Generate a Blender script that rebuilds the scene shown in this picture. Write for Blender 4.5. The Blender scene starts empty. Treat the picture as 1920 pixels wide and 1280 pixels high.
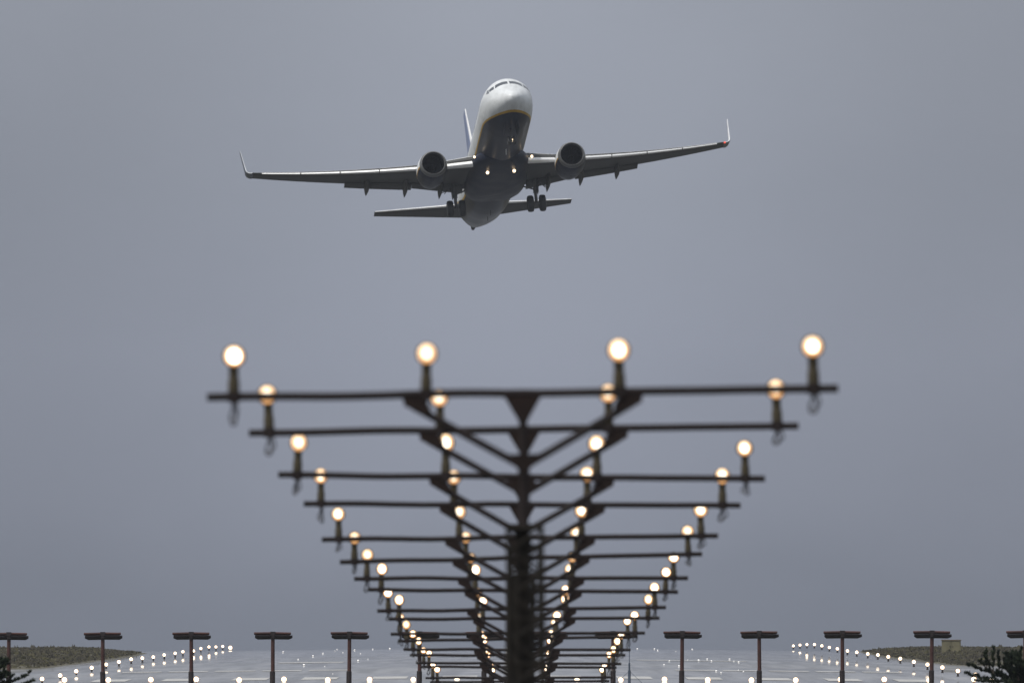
import bpy, math, random
from mathutils import Vector, Matrix, Euler
R = math.radians
rnd = random.Random(7)
S = bpy.context.scene
COL = S.collection

# ------------------------------------------------------------------ camera
FPX = 57200.0                                    # focal length in pixels of a 1920 wide frame
HORIZON = 1212.0
cam = bpy.data.cameras.new('camera'); camo = bpy.data.objects.new('camera', cam); COL.objects.link(camo)
cam.sensor_width = 36.0; cam.lens = FPX / 1920 * 36.0
cam.clip_start = 1.0; cam.clip_end = 60000
camo.location = (0, 0, 0)
camo.rotation_euler = (R(90) + math.atan((HORIZON - 640) / FPX), 0, 0)
cam.dof.use_dof = True; cam.dof.focus_distance = 1300; cam.dof.aperture_fstop = 17
S.camera = camo

# ------------------------------------------------------------------ world
SUN_EL, SUN_AZ = 55.0, -130.0                    # sun high on the left, a little behind the camera
w = bpy.data.worlds.new('World'); S.world = w; w.use_nodes = True
nt = w.node_tree; N = nt.nodes; L = nt.links; N.clear()
out = N.new('ShaderNodeOutputWorld')
sky = N.new('ShaderNodeTexSky'); sky.sky_type = 'NISHITA'; sky.sun_disc = False
sky.sun_elevation = R(SUN_EL); sky.sun_rotation = R(SUN_AZ); sky.air_density = 1.4; sky.dust_density = 3.0
bg1 = N.new('ShaderNodeBackground'); bg1.inputs['Strength'].default_value = 0.07
L.new(sky.outputs[0], bg1.inputs[0])
tc = N.new('ShaderNodeTexCoord')
sep = N.new('ShaderNodeSeparateXYZ'); L.new(tc.outputs['Generated'], sep.inputs[0])
ns = N.new('ShaderNodeTexNoise'); ns.inputs['Scale'].default_value = 70; ns.inputs['Detail'].default_value = 5
ns.inputs['Roughness'].default_value = .45
L.new(tc.outputs['Generated'], ns.inputs['Vector'])
nb = N.new('ShaderNodeTexNoise'); nb.inputs['Scale'].default_value = 2.5; nb.inputs['Detail'].default_value = 4
L.new(tc.outputs['Generated'], nb.inputs['Vector'])
ma = N.new('ShaderNodeMath'); ma.operation = 'MULTIPLY_ADD'; ma.inputs[1].default_value = .007; ma.inputs[2].default_value = -.0035
L.new(ns.outputs[0], ma.inputs[0])
ad = N.new('ShaderNodeMath'); ad.operation = 'ADD'; L.new(sep.outputs[2], ad.inputs[0]); L.new(ma.outputs[0], ad.inputs[1])
ramp = N.new('ShaderNodeValToRGB'); cr = ramp.color_ramp
mr = N.new('ShaderNodeMapRange'); mr.inputs['From Min'].default_value = -.01; mr.inputs['From Max'].default_value = .09
L.new(ad.outputs[0], mr.inputs[0]); L.new(mr.outputs[0], ramp.inputs[0])
cr.elements[0].position = .05; cr.elements[0].color = (.195, .216, .268, 1)
cr.elements[1].position = 1.0; cr.elements[1].color = (.74, .77, .83, 1)
for p, c in ((.12, (.222, .244, .304)), (.146, (.264, .287, .356)), (.19, (.300, .325, .400)), (.25, (.308, .335, .402)), (.42, (.40, .43, .50))):
    e = cr.elements.new(p); e.color = c + (1,)
mx = N.new('ShaderNodeMix'); mx.data_type = 'RGBA'; mx.blend_type = 'MULTIPLY'; mx.inputs[0].default_value = 1
rb = N.new('ShaderNodeValToRGB'); rb.color_ramp.elements[0].color = (.86, .87, .88, 1); rb.color_ramp.elements[1].color = (1.12, 1.11, 1.1, 1)
rb.color_ramp.elements[0].position = .3; rb.color_ramp.elements[1].position = .7
L.new(nb.outputs[0], rb.inputs[0]); # lens vignette put into the sky colour: brighter centre, darker sides; plus faint cloud streaks
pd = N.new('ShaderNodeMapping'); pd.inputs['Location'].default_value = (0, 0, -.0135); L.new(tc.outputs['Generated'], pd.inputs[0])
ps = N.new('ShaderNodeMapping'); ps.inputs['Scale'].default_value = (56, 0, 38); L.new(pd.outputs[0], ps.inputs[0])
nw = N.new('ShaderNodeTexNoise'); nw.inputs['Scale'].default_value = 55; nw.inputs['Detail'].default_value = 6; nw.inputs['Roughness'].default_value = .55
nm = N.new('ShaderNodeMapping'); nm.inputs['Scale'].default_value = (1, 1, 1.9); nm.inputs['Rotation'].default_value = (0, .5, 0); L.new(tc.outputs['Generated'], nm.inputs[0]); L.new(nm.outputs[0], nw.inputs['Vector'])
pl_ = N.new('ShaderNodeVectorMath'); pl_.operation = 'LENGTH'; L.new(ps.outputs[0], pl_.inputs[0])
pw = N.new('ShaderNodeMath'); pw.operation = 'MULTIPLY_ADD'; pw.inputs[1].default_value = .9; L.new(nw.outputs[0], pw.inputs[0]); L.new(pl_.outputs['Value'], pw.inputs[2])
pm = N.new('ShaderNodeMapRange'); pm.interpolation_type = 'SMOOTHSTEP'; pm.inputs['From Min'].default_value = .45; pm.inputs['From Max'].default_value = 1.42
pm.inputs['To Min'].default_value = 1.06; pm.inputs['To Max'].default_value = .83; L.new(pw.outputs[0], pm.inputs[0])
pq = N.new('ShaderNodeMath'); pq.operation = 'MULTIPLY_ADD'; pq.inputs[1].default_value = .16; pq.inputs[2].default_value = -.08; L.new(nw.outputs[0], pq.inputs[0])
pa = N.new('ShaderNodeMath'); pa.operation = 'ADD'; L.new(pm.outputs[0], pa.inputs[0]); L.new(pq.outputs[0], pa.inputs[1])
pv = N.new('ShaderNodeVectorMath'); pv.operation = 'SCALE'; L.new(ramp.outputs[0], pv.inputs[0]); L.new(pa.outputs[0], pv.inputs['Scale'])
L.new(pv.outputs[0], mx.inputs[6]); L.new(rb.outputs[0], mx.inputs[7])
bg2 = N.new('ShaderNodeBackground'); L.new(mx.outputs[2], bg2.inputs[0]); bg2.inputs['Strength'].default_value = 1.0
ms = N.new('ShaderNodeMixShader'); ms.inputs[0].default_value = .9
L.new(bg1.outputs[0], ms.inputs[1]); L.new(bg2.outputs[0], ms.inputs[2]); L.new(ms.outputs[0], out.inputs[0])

# ------------------------------------------------------------------ sun
sl = bpy.data.lights.new('sun', 'SUN'); sl.energy = 3.4; sl.angle = R(.5); sl.color = (1, .95, .88)
so = bpy.data.objects.new('sun', sl); COL.objects.link(so)
az = R(SUN_AZ); el = R(SUN_EL)
sdir = Vector((math.sin(az) * math.cos(el), math.cos(az) * math.cos(el), math.sin(el)))
so.rotation_euler = sdir.to_track_quat('Z', 'Y').to_euler(); so.location = (0, 0, 200)
S.view_settings.view_transform = 'Standard'; S.view_settings.look = 'None'
S.view_settings.exposure = 0; S.view_settings.gamma = 1
S.cycles.use_denoising = True
S.cycles.max_bounces = 6; S.cycles.volume_bounces = 0

def px(x, y, d):                                 # a point at depth d seen at a pixel of the 1920 x 1280 frame
    return Vector(((x - 960) / FPX * d, d, (HORIZON - y) / FPX * d))

# ------------------------------------------------------------------ helpers
class MB:
    def __init__(s): s.v = []; s.f = []
    def add(s, vs, fs):
        o = len(s.v); s.v += [tuple(v) for v in vs]; s.f += [tuple(i + o for i in f) for f in fs]
    def box(s, c, d, M=None):
        x, y, z = [k / 2 for k in d]
        vs = [Vector((i * x, j * y, k * z)) for i in (-1, 1) for j in (-1, 1) for k in (-1, 1)]
        if M is not None: vs = [M @ v for v in vs]
        s.add([v + Vector(c) for v in vs], [(0, 1, 3, 2), (4, 6, 7, 5), (0, 4, 5, 1), (2, 3, 7, 6), (0, 2, 6, 4), (1, 5, 7, 3)])
    def tube(s, pts, r, n=8, cap=True):
        pts = [Vector(p) for p in pts]; rs = r if isinstance(r, (list, tuple)) else [r] * len(pts)
        o = len(s.v); prev = None
        for i, p in enumerate(pts):
            t = (pts[min(i + 1, len(pts) - 1)] - pts[max(i - 1, 0)]).normalized()
            if prev is None:
                a = Vector((0, 0, 1)) if abs(t.z) < .9 else Vector((1, 0, 0))
                u = t.cross(a).normalized()
            else: u = (prev - t * prev.dot(t)).normalized()
            prev = u; vv = t.cross(u)
            for k in range(n):
                an = 2 * math.pi * k / n
                s.v.append(tuple(p + (u * math.cos(an) + vv * math.sin(an)) * rs[i]))
        for i in range(len(pts) - 1):
            for k in range(n):
                a = o + i * n + k; b = o + i * n + (k + 1) % n
                s.f.append((a, b, b + n, a + n))
        if cap:
            s.f.append(tuple(o + k for k in range(n))[::-1]); e = o + (len(pts) - 1) * n
            s.f.append(tuple(e + k for k in range(n)))
    def rings(s, rings, cap=True, closed=True):   # loft closed rings
        o = len(s.v); n = len(rings[0])
        for r in rings: s.v += [tuple(p) for p in r]
        for i in range(len(rings) - 1):
            for k in range(n if closed else n - 1):
                a = o + i * n + k; b = o + i * n + (k + 1) % n
                s.f.append((a, b, b + n, a + n))
        if cap:
            s.f.append(tuple(o + k for k in range(n))[::-1]); e = o + (len(rings) - 1) * n
            s.f.append(tuple(e + k for k in range(n)))
    def prism(s, poly, ext):                       # planar polygon extruded along a vector
        n = len(poly); poly = [Vector(p) for p in poly]; ext = Vector(ext)
        s.add(poly + [p + ext for p in poly], [tuple(range(n))[::-1], tuple(range(n, 2 * n))] +
              [(i, (i + 1) % n, (i + 1) % n + n, i + n) for i in range(n)])
    def mesh(s, name, mats, smooth=30):
        m = bpy.data.meshes.new(name); m.from_pydata(s.v, [], s.f); m.update()
        for x in (mats if isinstance(mats, (list, tuple)) else [mats]): m.materials.append(x)
        import bmesh as _b
        b = _b.new(); b.from_mesh(m); _b.ops.recalc_face_normals(b, faces=b.faces); b.to_mesh(m); b.free()
        if smooth:
            for p in m.polygons: p.use_smooth = True
            m.set_sharp_from_angle(angle=R(smooth))
        return m
    def build(s, name, mats, parent=None, smooth=30):
        return obj(name, s.mesh(name, mats, smooth), parent)

def obj(name, mesh, parent=None):
    o = bpy.data.objects.new(name, mesh); COL.objects.link(o)
    if parent is not None: o.parent = parent
    return o
def tag(o, label=None, cat=None, group=None, kind=None):
    if label: o['label'] = label
    if cat: o['category'] = cat
    if group: o['group'] = group
    if kind: o['kind'] = kind
    return o
def empty(name, loc=(0, 0, 0)):
    o = bpy.data.objects.new(name, None); COL.objects.link(o); o.location = loc; o.empty_display_size = .2
    return o
def copy_tree(o, parent=None):
    c = o.copy(); COL.objects.link(c)
    if parent is not None: c.parent = parent
    for ch in list(o.children): copy_tree(ch, c)
    return c
ORD = ['first', 'second', 'third', 'fourth', 'fifth', 'sixth', 'seventh', 'eighth', 'ninth', 'tenth', 'eleventh', 'twelfth',
       'thirteenth', 'fourteenth', 'fifteenth', 'sixteenth', 'seventeenth', 'eighteenth', 'nineteenth', 'twentieth',
       'twenty-first', 'twenty-second', 'twenty-third', 'twenty-fourth']

def mat(name, col, rough=.5, metal=0, noise=0, scale=3, emit=None, es=0, coat=0, spec=.5):
    m = bpy.data.materials.new(name); m.use_nodes = True; t = m.node_tree; b = t.nodes['Principled BSDF']
    b.inputs['Base Color'].default_value = (*col, 1); b.inputs['Roughness'].default_value = rough
    b.inputs['Metallic'].default_value = metal; b.inputs['Coat Weight'].default_value = coat
    b.inputs['Specular IOR Level'].default_value = spec
    if noise:
        tc = t.nodes.new('ShaderNodeTexCoord'); n = t.nodes.new('ShaderNodeTexNoise')
        n.inputs['Scale'].default_value = scale; n.inputs['Detail'].default_value = 6
        t.links.new(tc.outputs['Object'], n.inputs['Vector'])
        r = t.nodes.new('ShaderNodeValToRGB'); r.color_ramp.elements[0].position = .3; r.color_ramp.elements[1].position = .7
        r.color_ramp.elements[0].color = (*[c * (1 - noise) for c in col], 1)
        r.color_ramp.elements[1].color = (*[min(1, c * (1 + noise)) for c in col], 1)
        t.links.new(n.outputs[0], r.inputs[0]); t.links.new(r.outputs[0], b.inputs['Base Color'])
        q = t.nodes.new('ShaderNodeMapRange'); q.inputs['To Min'].default_value = max(0, rough - .12); q.inputs['To Max'].default_value = min(1, rough + .12)
        t.links.new(n.outputs[0], q.inputs[0]); t.links.new(q.outputs[0], b.inputs['Roughness'])
    if emit:
        b.inputs['Emission Color'].default_value = (*emit, 1); b.inputs['Emission Strength'].default_value = es
        m.cycles.emission_sampling = 'NONE'
    return m

M = {}
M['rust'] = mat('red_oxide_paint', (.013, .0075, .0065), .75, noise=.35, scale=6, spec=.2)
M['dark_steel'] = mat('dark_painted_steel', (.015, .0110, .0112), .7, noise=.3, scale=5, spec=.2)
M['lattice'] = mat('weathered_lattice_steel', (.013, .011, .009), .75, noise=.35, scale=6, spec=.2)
M['olive'] = mat('olive_lamp_housing', (.048, .039, .022), .6, noise=.3, scale=20, spec=.3)
M['black'] = mat('black_rubber', (.02, .02, .022), .6, noise=.3, scale=12)
M['wire'] = mat('black_cable', (.025, .025, .028), .5, noise=.2, scale=30)
M['antenna'] = mat('red_brown_antenna_paint', (.046, .016, .0125), .6, noise=.3, scale=3, spec=.3)
M['antenna_dark'] = mat('dark_antenna_rod', (.018, .012, .012), .55, noise=.3, scale=4, spec=.3)
M['white_paint'] = mat('white_aircraft_paint', (.66, .68, .70), .3, noise=.035, scale=1.2, coat=.4)
M['metal'] = mat('pale_leading_edge_metal', (.80, .81, .82), .42, metal=.15, noise=.06, scale=1.5)
M['winglet_outer'] = mat('blue_grey_winglet_paint', (.10, .12, .16), .4, noise=.1, scale=2)
M['lip'] = mat('grey_intake_lip', (.10, .103, .106), .4, metal=.1, noise=.1, scale=2)
M['wing_grey'] = mat('grey_wing_paint', (.055, .056, .054), .55, noise=.2, scale=.8, spec=.25)
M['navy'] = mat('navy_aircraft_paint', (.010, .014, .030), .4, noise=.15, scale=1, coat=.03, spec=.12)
M['yellow'] = mat('yellow_stripe_paint', (.40, .23, .02), .45, noise=.1, scale=2)
M['dark_metal'] = mat('dark_engine_metal', (.035, .036, .04), .45, metal=.4, noise=.2, scale=4)
M['gear'] = mat('grey_gear_metal', (.16, .16, .165), .5, metal=.3, noise=.25, scale=8)
M['glass'] = mat('dark_cockpit_glass', (.045, .055, .07), .15, noise=.1, scale=3)
M['headlight'] = mat('lit_landing_light', (.9, .9, .9), .3, emit=(1, .74, .46), es=3.2)
M['red_lamp'] = mat('lit_red_lamp', (.6, .05, .03), .3, emit=(1, .12, .06), es=1.1)
M['globe'] = mat('lit_lamp_globe', (.9, .9, .9), .3, emit=(1, .88, .72), es=7)
M['glint'] = mat('glowing_glint', (.9, .9, .9), .3, emit=(1, .95, .9), es=.6)  # glow that stands in for glints on the runway
M['blue_steel'] = mat('blue_grey_mast_paint', (.045, .065, .10), .5, noise=.2, scale=3)
M['cabinet'] = mat('khaki_cabinet_paint', (.125, .115, .068), .75, noise=.25, scale=1.5)
M['cabinet_trim'] = mat('brown_cabinet_trim', (.11, .085, .05), .7, noise=.25, scale=2)
M['bark'] = mat('pine_bark', (.045, .034, .026), .85, noise=.4, scale=6)

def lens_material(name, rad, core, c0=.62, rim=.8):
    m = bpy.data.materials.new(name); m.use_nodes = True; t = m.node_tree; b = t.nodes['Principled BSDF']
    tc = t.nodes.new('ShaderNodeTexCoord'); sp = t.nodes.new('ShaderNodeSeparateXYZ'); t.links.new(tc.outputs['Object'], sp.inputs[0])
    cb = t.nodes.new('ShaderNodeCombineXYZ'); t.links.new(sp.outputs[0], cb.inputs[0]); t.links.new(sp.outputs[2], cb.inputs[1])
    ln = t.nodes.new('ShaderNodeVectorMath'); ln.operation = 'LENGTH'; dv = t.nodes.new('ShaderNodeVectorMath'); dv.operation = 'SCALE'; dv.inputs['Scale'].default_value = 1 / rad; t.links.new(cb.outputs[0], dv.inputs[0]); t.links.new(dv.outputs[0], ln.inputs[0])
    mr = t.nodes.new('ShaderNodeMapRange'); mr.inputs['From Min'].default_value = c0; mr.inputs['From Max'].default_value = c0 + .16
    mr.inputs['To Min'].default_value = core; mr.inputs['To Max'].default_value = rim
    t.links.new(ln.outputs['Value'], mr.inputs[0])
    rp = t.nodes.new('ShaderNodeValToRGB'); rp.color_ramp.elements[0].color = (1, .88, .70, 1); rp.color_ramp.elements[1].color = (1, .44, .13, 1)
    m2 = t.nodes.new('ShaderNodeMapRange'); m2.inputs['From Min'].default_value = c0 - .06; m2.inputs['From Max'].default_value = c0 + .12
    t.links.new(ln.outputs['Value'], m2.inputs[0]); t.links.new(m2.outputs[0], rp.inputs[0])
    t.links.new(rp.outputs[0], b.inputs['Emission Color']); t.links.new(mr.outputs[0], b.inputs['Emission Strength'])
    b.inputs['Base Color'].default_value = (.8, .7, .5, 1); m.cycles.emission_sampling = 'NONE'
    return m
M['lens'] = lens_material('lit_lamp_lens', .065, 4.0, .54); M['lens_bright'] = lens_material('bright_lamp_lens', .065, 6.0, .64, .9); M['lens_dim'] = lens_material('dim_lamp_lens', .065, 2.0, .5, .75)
M['edge_globe'] = lens_material('lit_edge_lamp', .11, 3.2, .8)
M['threshold_globe'] = lens_material('lit_threshold_lamp', .14, 3.4, .78)

def livery_material():                           # white above, yellow cheat line, navy belly: the paint scheme of the hull
    m = bpy.data.materials.new('hull_paint'); m.use_nodes = True; t = m.node_tree; b = t.nodes['Principled BSDF']
    nn = t.nodes.new; lk = t.links.new
    tc = nn('ShaderNodeTexCoord'); sp = nn('ShaderNodeSeparateXYZ'); lk(tc.outputs['Object'], sp.inputs[0])
    mr = nn('ShaderNodeMapRange'); mr.interpolation_type = 'SMOOTHSTEP'
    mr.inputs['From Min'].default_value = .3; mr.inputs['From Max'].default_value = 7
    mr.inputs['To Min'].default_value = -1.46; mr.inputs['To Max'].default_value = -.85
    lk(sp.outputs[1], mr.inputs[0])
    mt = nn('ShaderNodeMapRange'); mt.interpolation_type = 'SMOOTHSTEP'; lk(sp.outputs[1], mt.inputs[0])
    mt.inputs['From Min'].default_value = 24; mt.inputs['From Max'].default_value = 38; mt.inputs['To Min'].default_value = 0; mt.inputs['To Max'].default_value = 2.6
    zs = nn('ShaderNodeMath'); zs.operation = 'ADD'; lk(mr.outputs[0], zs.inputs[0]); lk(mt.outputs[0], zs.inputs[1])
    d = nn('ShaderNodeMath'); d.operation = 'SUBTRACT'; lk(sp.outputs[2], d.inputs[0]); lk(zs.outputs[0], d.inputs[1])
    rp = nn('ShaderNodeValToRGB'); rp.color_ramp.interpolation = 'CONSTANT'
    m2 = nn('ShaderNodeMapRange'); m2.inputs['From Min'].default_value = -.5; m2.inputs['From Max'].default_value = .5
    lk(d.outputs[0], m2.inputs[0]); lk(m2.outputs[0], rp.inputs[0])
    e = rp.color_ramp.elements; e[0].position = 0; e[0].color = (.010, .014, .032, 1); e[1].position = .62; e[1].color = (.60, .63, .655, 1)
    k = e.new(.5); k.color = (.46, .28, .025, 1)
    n = nn('ShaderNodeTexNoise'); n.inputs['Scale'].default_value = 1.3; n.inputs['Detail'].default_value = 7; n.inputs['Roughness'].default_value = .6
    sm = nn('ShaderNodeMapping'); sm.inputs['Scale'].default_value = (2.2, .35, 1.6); lk(tc.outputs['Object'], sm.inputs[0]); lk(sm.outputs[0], n.inputs['Vector'])
    mm = nn('ShaderNodeMix'); mm.data_type = 'RGBA'; mm.blend_type = 'MULTIPLY'; mm.inputs[0].default_value = 1
    r2 = nn('ShaderNodeValToRGB'); r2.color_ramp.elements[0].position = .3; r2.color_ramp.elements[0].color = (.78, .78, .77, 1); r2.color_ramp.elements[1].color = (1, 1, 1, 1); r2.color_ramp.elements[1].position = .6
    lk(n.outputs[0], r2.inputs[0]); lk(rp.outputs[0], mm.inputs[6]); lk(r2.outputs[0], mm.inputs[7]); lk(mm.outputs[2], b.inputs['Base Color'])
    b.inputs['Roughness'].default_value = .3; b.inputs['Coat Weight'].default_value = .03; b.inputs['Coat Roughness'].default_value = .08; b.inputs['Specular IOR Level'].default_value = .10
    return m
M['hull'] = livery_material()
def cowl_material():                              # engine cowls carry the same scheme: white, yellow line, navy
    m = bpy.data.materials.new('cowl_paint'); m.use_nodes = True; t = m.node_tree; b = t.nodes['Principled BSDF']
    tc = t.nodes.new('ShaderNodeTexCoord'); sp = t.nodes.new('ShaderNodeSeparateXYZ'); t.links.new(tc.outputs['Object'], sp.inputs[0])
    ml = t.nodes.new('ShaderNodeMath'); ml.operation = 'MULTIPLY_ADD'; ml.inputs[1].default_value = .02; t.links.new(sp.outputs[1], ml.inputs[0]); t.links.new(sp.outputs[2], ml.inputs[2])
    mr = t.nodes.new('ShaderNodeMapRange'); mr.inputs['From Min'].default_value = -2.24; mr.inputs['From Max'].default_value = -1.24; t.links.new(ml.outputs[0], mr.inputs[0])
    r = t.nodes.new('ShaderNodeValToRGB'); r.color_ramp.interpolation = 'CONSTANT'; e = r.color_ramp.elements
    e[0].color = (.014, .019, .038, 1); e[1].position = .50; e[1].color = (.66, .68, .70, 1); k = e.new(.40); k.color = (.40, .23, .02, 1)
    n = t.nodes.new('ShaderNodeTexNoise'); n.inputs['Scale'].default_value = 2.5; n.inputs['Detail'].default_value = 6; t.links.new(tc.outputs['Object'], n.inputs['Vector'])
    q = t.nodes.new('ShaderNodeMapRange'); q.inputs['To Min'].default_value = .22; q.inputs['To Max'].default_value = .5; t.links.new(n.outputs[0], q.inputs[0]); t.links.new(q.outputs[0], b.inputs['Roughness'])
    t.links.new(mr.outputs[0], r.inputs[0]); t.links.new(r.outputs[0], b.inputs['Base Color']); b.inputs['Specular IOR Level'].default_value = .12
    return m
M['cowl'] = cowl_material()

# ------------------------------------------------------------------ terrain profile
def lerp(x, pts):
    if x <= pts[0][0]: return pts[0][1]
    for (a, b), (c, d) in zip(pts, pts[1:]):
        if x <= c:
            t = (x - a) / (c - a); return b + (d - b) * t
    return pts[-1][1]
ZP = [(-400, -1.7), (0, -1.7), (60, -5), (203, -5.8), (713, -8.3), (1000, -6), (1200, -3.3), (1300, -3.0), (1440, -2.35), (1500, -1.99), (1544, -1.88),
      (1600, -1.71), (1700, -1.44), (1846, -1.19), (2000, -.96), (2149, -.75), (2300, -.50), (2391, -.36), (2470, -.31), (2540, -.36), (2600, -.52), (2700, -1.0),
      (3000, -3), (7000, -3)]
def zp(y):                                       # edge-of-runway level, softened
    return sum(lerp(y + k, ZP) for k in (-24, -12, 0, 12, 24)) / 5
def crown(x): return .26 * max(0, 1 - (abs(x) / 24.0)) if abs(x) < 24 else -.006 * (abs(x) - 24) * (abs(x) < 40) - (.096 if abs(x) >= 40 else 0)

def sheet(name, xs, ys, zf, m, smooth=True):
    b = MB(); n = len(xs)
    b.v = [(x, y, zf(x, y)) for y in ys for x in xs]
    b.f = [(j * n + i, j * n + i + 1, (j + 1) * n + i + 1, (j + 1) * n + i) for j in range(len(ys) - 1) for i in range(n - 1)]
    me = bpy.data.meshes.new(name); me.from_pydata(b.v, [], b.f); me.materials.append(m)
    for p in me.polygons: p.use_smooth = True
    return obj(name, me)

def ground_material():
    m = bpy.data.materials.new('damp_grass_ground'); m.use_nodes = True; t = m.node_tree; b = t.nodes['Principled BSDF']
    tc = t.nodes.new('ShaderNodeTexCoord'); n = t.nodes.new('ShaderNodeTexNoise'); n.inputs['Scale'].default_value = .15; n.inputs['Detail'].default_value = 9
    t.links.new(tc.outputs['Object'], n.inputs['Vector'])
    r = t.nodes.new('ShaderNodeValToRGB'); r.color_ramp.elements[0].position = .35; r.color_ramp.elements[1].position = .65
    r.color_ramp.elements[0].color = (.022, .025, .015, 1); r.color_ramp.elements[1].color = (.055, .05, .028, 1)
    t.links.new(n.outputs[0], r.inputs[0]); t.links.new(r.outputs[0], b.inputs['Base Color']); b.inputs['Roughness'].default_value = .9
    return m
M['ground'] = ground_material()

def runway_material():                           # wet asphalt: standing water in some places, damp rough surface in others
    m = bpy.data.materials.new('wet_asphalt'); m.use_nodes = True; t = m.node_tree; N = t.nodes; lk = t.links.new
    o = N['Material Output']; wet = N['Principled BSDF']
    tc = N.new('ShaderNodeTexCoord')
    mp = N.new('ShaderNodeMapping'); mp.inputs['Scale'].default_value = (.035, .022, 1); lk(tc.outputs['Object'], mp.inputs[0])
    n = N.new('ShaderNodeTexNoise'); n.inputs['Scale'].default_value = 1; n.inputs['Detail'].default_value = 6; n.inputs['Roughness'].default_value = .62
    lk(mp.outputs[0], n.inputs['Vector'])
    r = N.new('ShaderNodeValToRGB'); r.color_ramp.elements[0].position = .40; r.color_ramp.elements[1].position = .66
    r.color_ramp.elements[0].color = (.55,) * 3 + (1,); r.color_ramp.elements[1].color = (.90,) * 3 + (1,)
    lk(n.outputs[0], r.inputs[0])
    wet.inputs['Base Color'].default_value = (.05, .052, .055, 1); wet.inputs['Roughness'].default_value = .012; wet.inputs['IOR'].default_value = 1.33
    damp = N.new('ShaderNodeBsdfPrincipled'); damp.inputs['Roughness'].default_value = .42; damp.inputs['Specular IOR Level'].default_value = .2
    c = N.new('ShaderNodeTexNoise'); c.inputs['Scale'].default_value = .8; c.inputs['Detail'].default_value = 8; lk(tc.outputs['Object'], c.inputs['Vector'])
    cr = N.new('ShaderNodeValToRGB'); cr.color_ramp.elements[0].color = (.165, .17, .185, 1); cr.color_ramp.elements[1].color = (.24, .245, .26, 1)
    lk(c.outputs[0], cr.inputs[0]); rm = N.new('ShaderNodeMapping'); rm.inputs['Scale'].default_value = (.9, .012, 1); lk(tc.outputs['Object'], rm.inputs[0])
    rn = N.new('ShaderNodeTexNoise'); rn.inputs['Scale'].default_value = 1; rn.inputs['Detail'].default_value = 5; lk(rm.outputs[0], rn.inputs['Vector'])
    rr = N.new('ShaderNodeValToRGB'); rr.color_ramp.elements[0].position = .38; rr.color_ramp.elements[0].color = (.45, .45, .45, 1); rr.color_ramp.elements[1].position = .62; rr.color_ramp.elements[1].color = (1, 1, 1, 1); lk(rn.outputs[0], rr.inputs[0])
    tm = N.new('ShaderNodeMix'); tm.data_type = 'RGBA'; tm.blend_type = 'MULTIPLY'; tm.inputs[0].default_value = .8   # tyre marks
    lk(cr.outputs[0], tm.inputs[6]); lk(rr.outputs[0], tm.inputs[7]); lk(tm.outputs[2], damp.inputs['Base Color'])
    sy = N.new('ShaderNodeSeparateXYZ'); lk(tc.outputs['Object'], sy.inputs[0])   # haze imitated in the surface: far half mirrors more and melts into the sky
    wy = N.new('ShaderNodeMapRange'); wy.inputs['From Min'].default_value = 1720; wy.inputs['From Max'].default_value = 2440; wy.inputs['To Min'].default_value = 1; wy.inputs['To Max'].default_value = .22; lk(sy.outputs[1], wy.inputs[0])
    wm = N.new('ShaderNodeMath'); wm.operation = 'MULTIPLY'; lk(r.outputs[0], wm.inputs[0]); lk(wy.outputs[0], wm.inputs[1])
    mx = N.new('ShaderNodeMixShader'); lk(wm.outputs[0], mx.inputs[0]); lk(wet.outputs[0], mx.inputs[1]); lk(damp.outputs[0], mx.inputs[2])
    lk(mx.outputs[0], o.inputs[0])
    return m
M['runway'] = runway_material()
M['mark'] = mat('worn_white_runway_paint', (.36, .36, .355), .6, noise=.3, scale=.8, spec=.2)

ys = [-400, -200, -50, 0, 30, 60, 100, 150, 203, 300, 400, 500, 600, 713, 800, 900, 1000, 1060, 1120, 1160, 1200] + \
     [1212 + 12 * i for i in range(125)] + [2720, 2760, 2850, 3000, 3400, 4000, 5000, 7000]
xs = [-3000, -1000, -300, -120, -70, -50] + [-40 + 2 * i for i in range(41)] + [50, 70, 120, 300, 1000, 3000]
tag(sheet('ground', xs, ys, lambda x, y: zp(y) + crown(x) - (.012 if y > 1460 else 0), M['ground']), kind='structure')
rys = [1476 + 12 * i for i in range(103)]
tag(sheet('runway', [-33, -30, -27] + [-24 + 2 * i for i in range(25)] + [27, 30, 33], rys, lambda x, y: zp(y) + crown(x), M['runway']), kind='structure')

# painted runway markings (seen almost edge-on as pale lines)
def marking(name, rects):
    b = MB()
    for x0, x1, y0, y1 in rects:
        nx = max(1, int((x1 - x0) / 2)); ny = max(1, int((y1 - y0) / 12)); o = len(b.v)
        for j in range(ny + 1):
            for i in range(nx + 1):
                x = x0 + (x1 - x0) * i / nx; y = y0 + (y1 - y0) * j / ny
                b.v.append((x, y, zp(y) + crown(x) + .004 + .012))
        for j in range(ny):
            for i in range(nx):
                a = o + j * (nx + 1) + i; b.f.append((a, a + 1, a + nx + 2, a + nx + 1))
    return tag(b.build(name, M['mark'], smooth=0), kind='structure')
marking('threshold_marking', [(sx * (2.7 + k * 3.6) - .9, sx * (2.7 + k * 3.6) + .9, 1560, 1590) for sx in (-1, 1) for k in range(6)])
marking('touchdown_zone_marking', [(sx * (10.2 + k * 2.6) - 1.1, sx * (10.2 + k * 2.6) + 1.1, 1690, 1704) for sx in (-1, 1) for k in range(5)])
marking('aiming_point_marking', [(-14.5, -10.5, 1890, 1912), (8, 15, 1945, 1960)])
marking('centreline_marking', [(-.45, .45, 1620 + 50 * k, 1650 + 50 * k) for k in range(18)])

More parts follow.
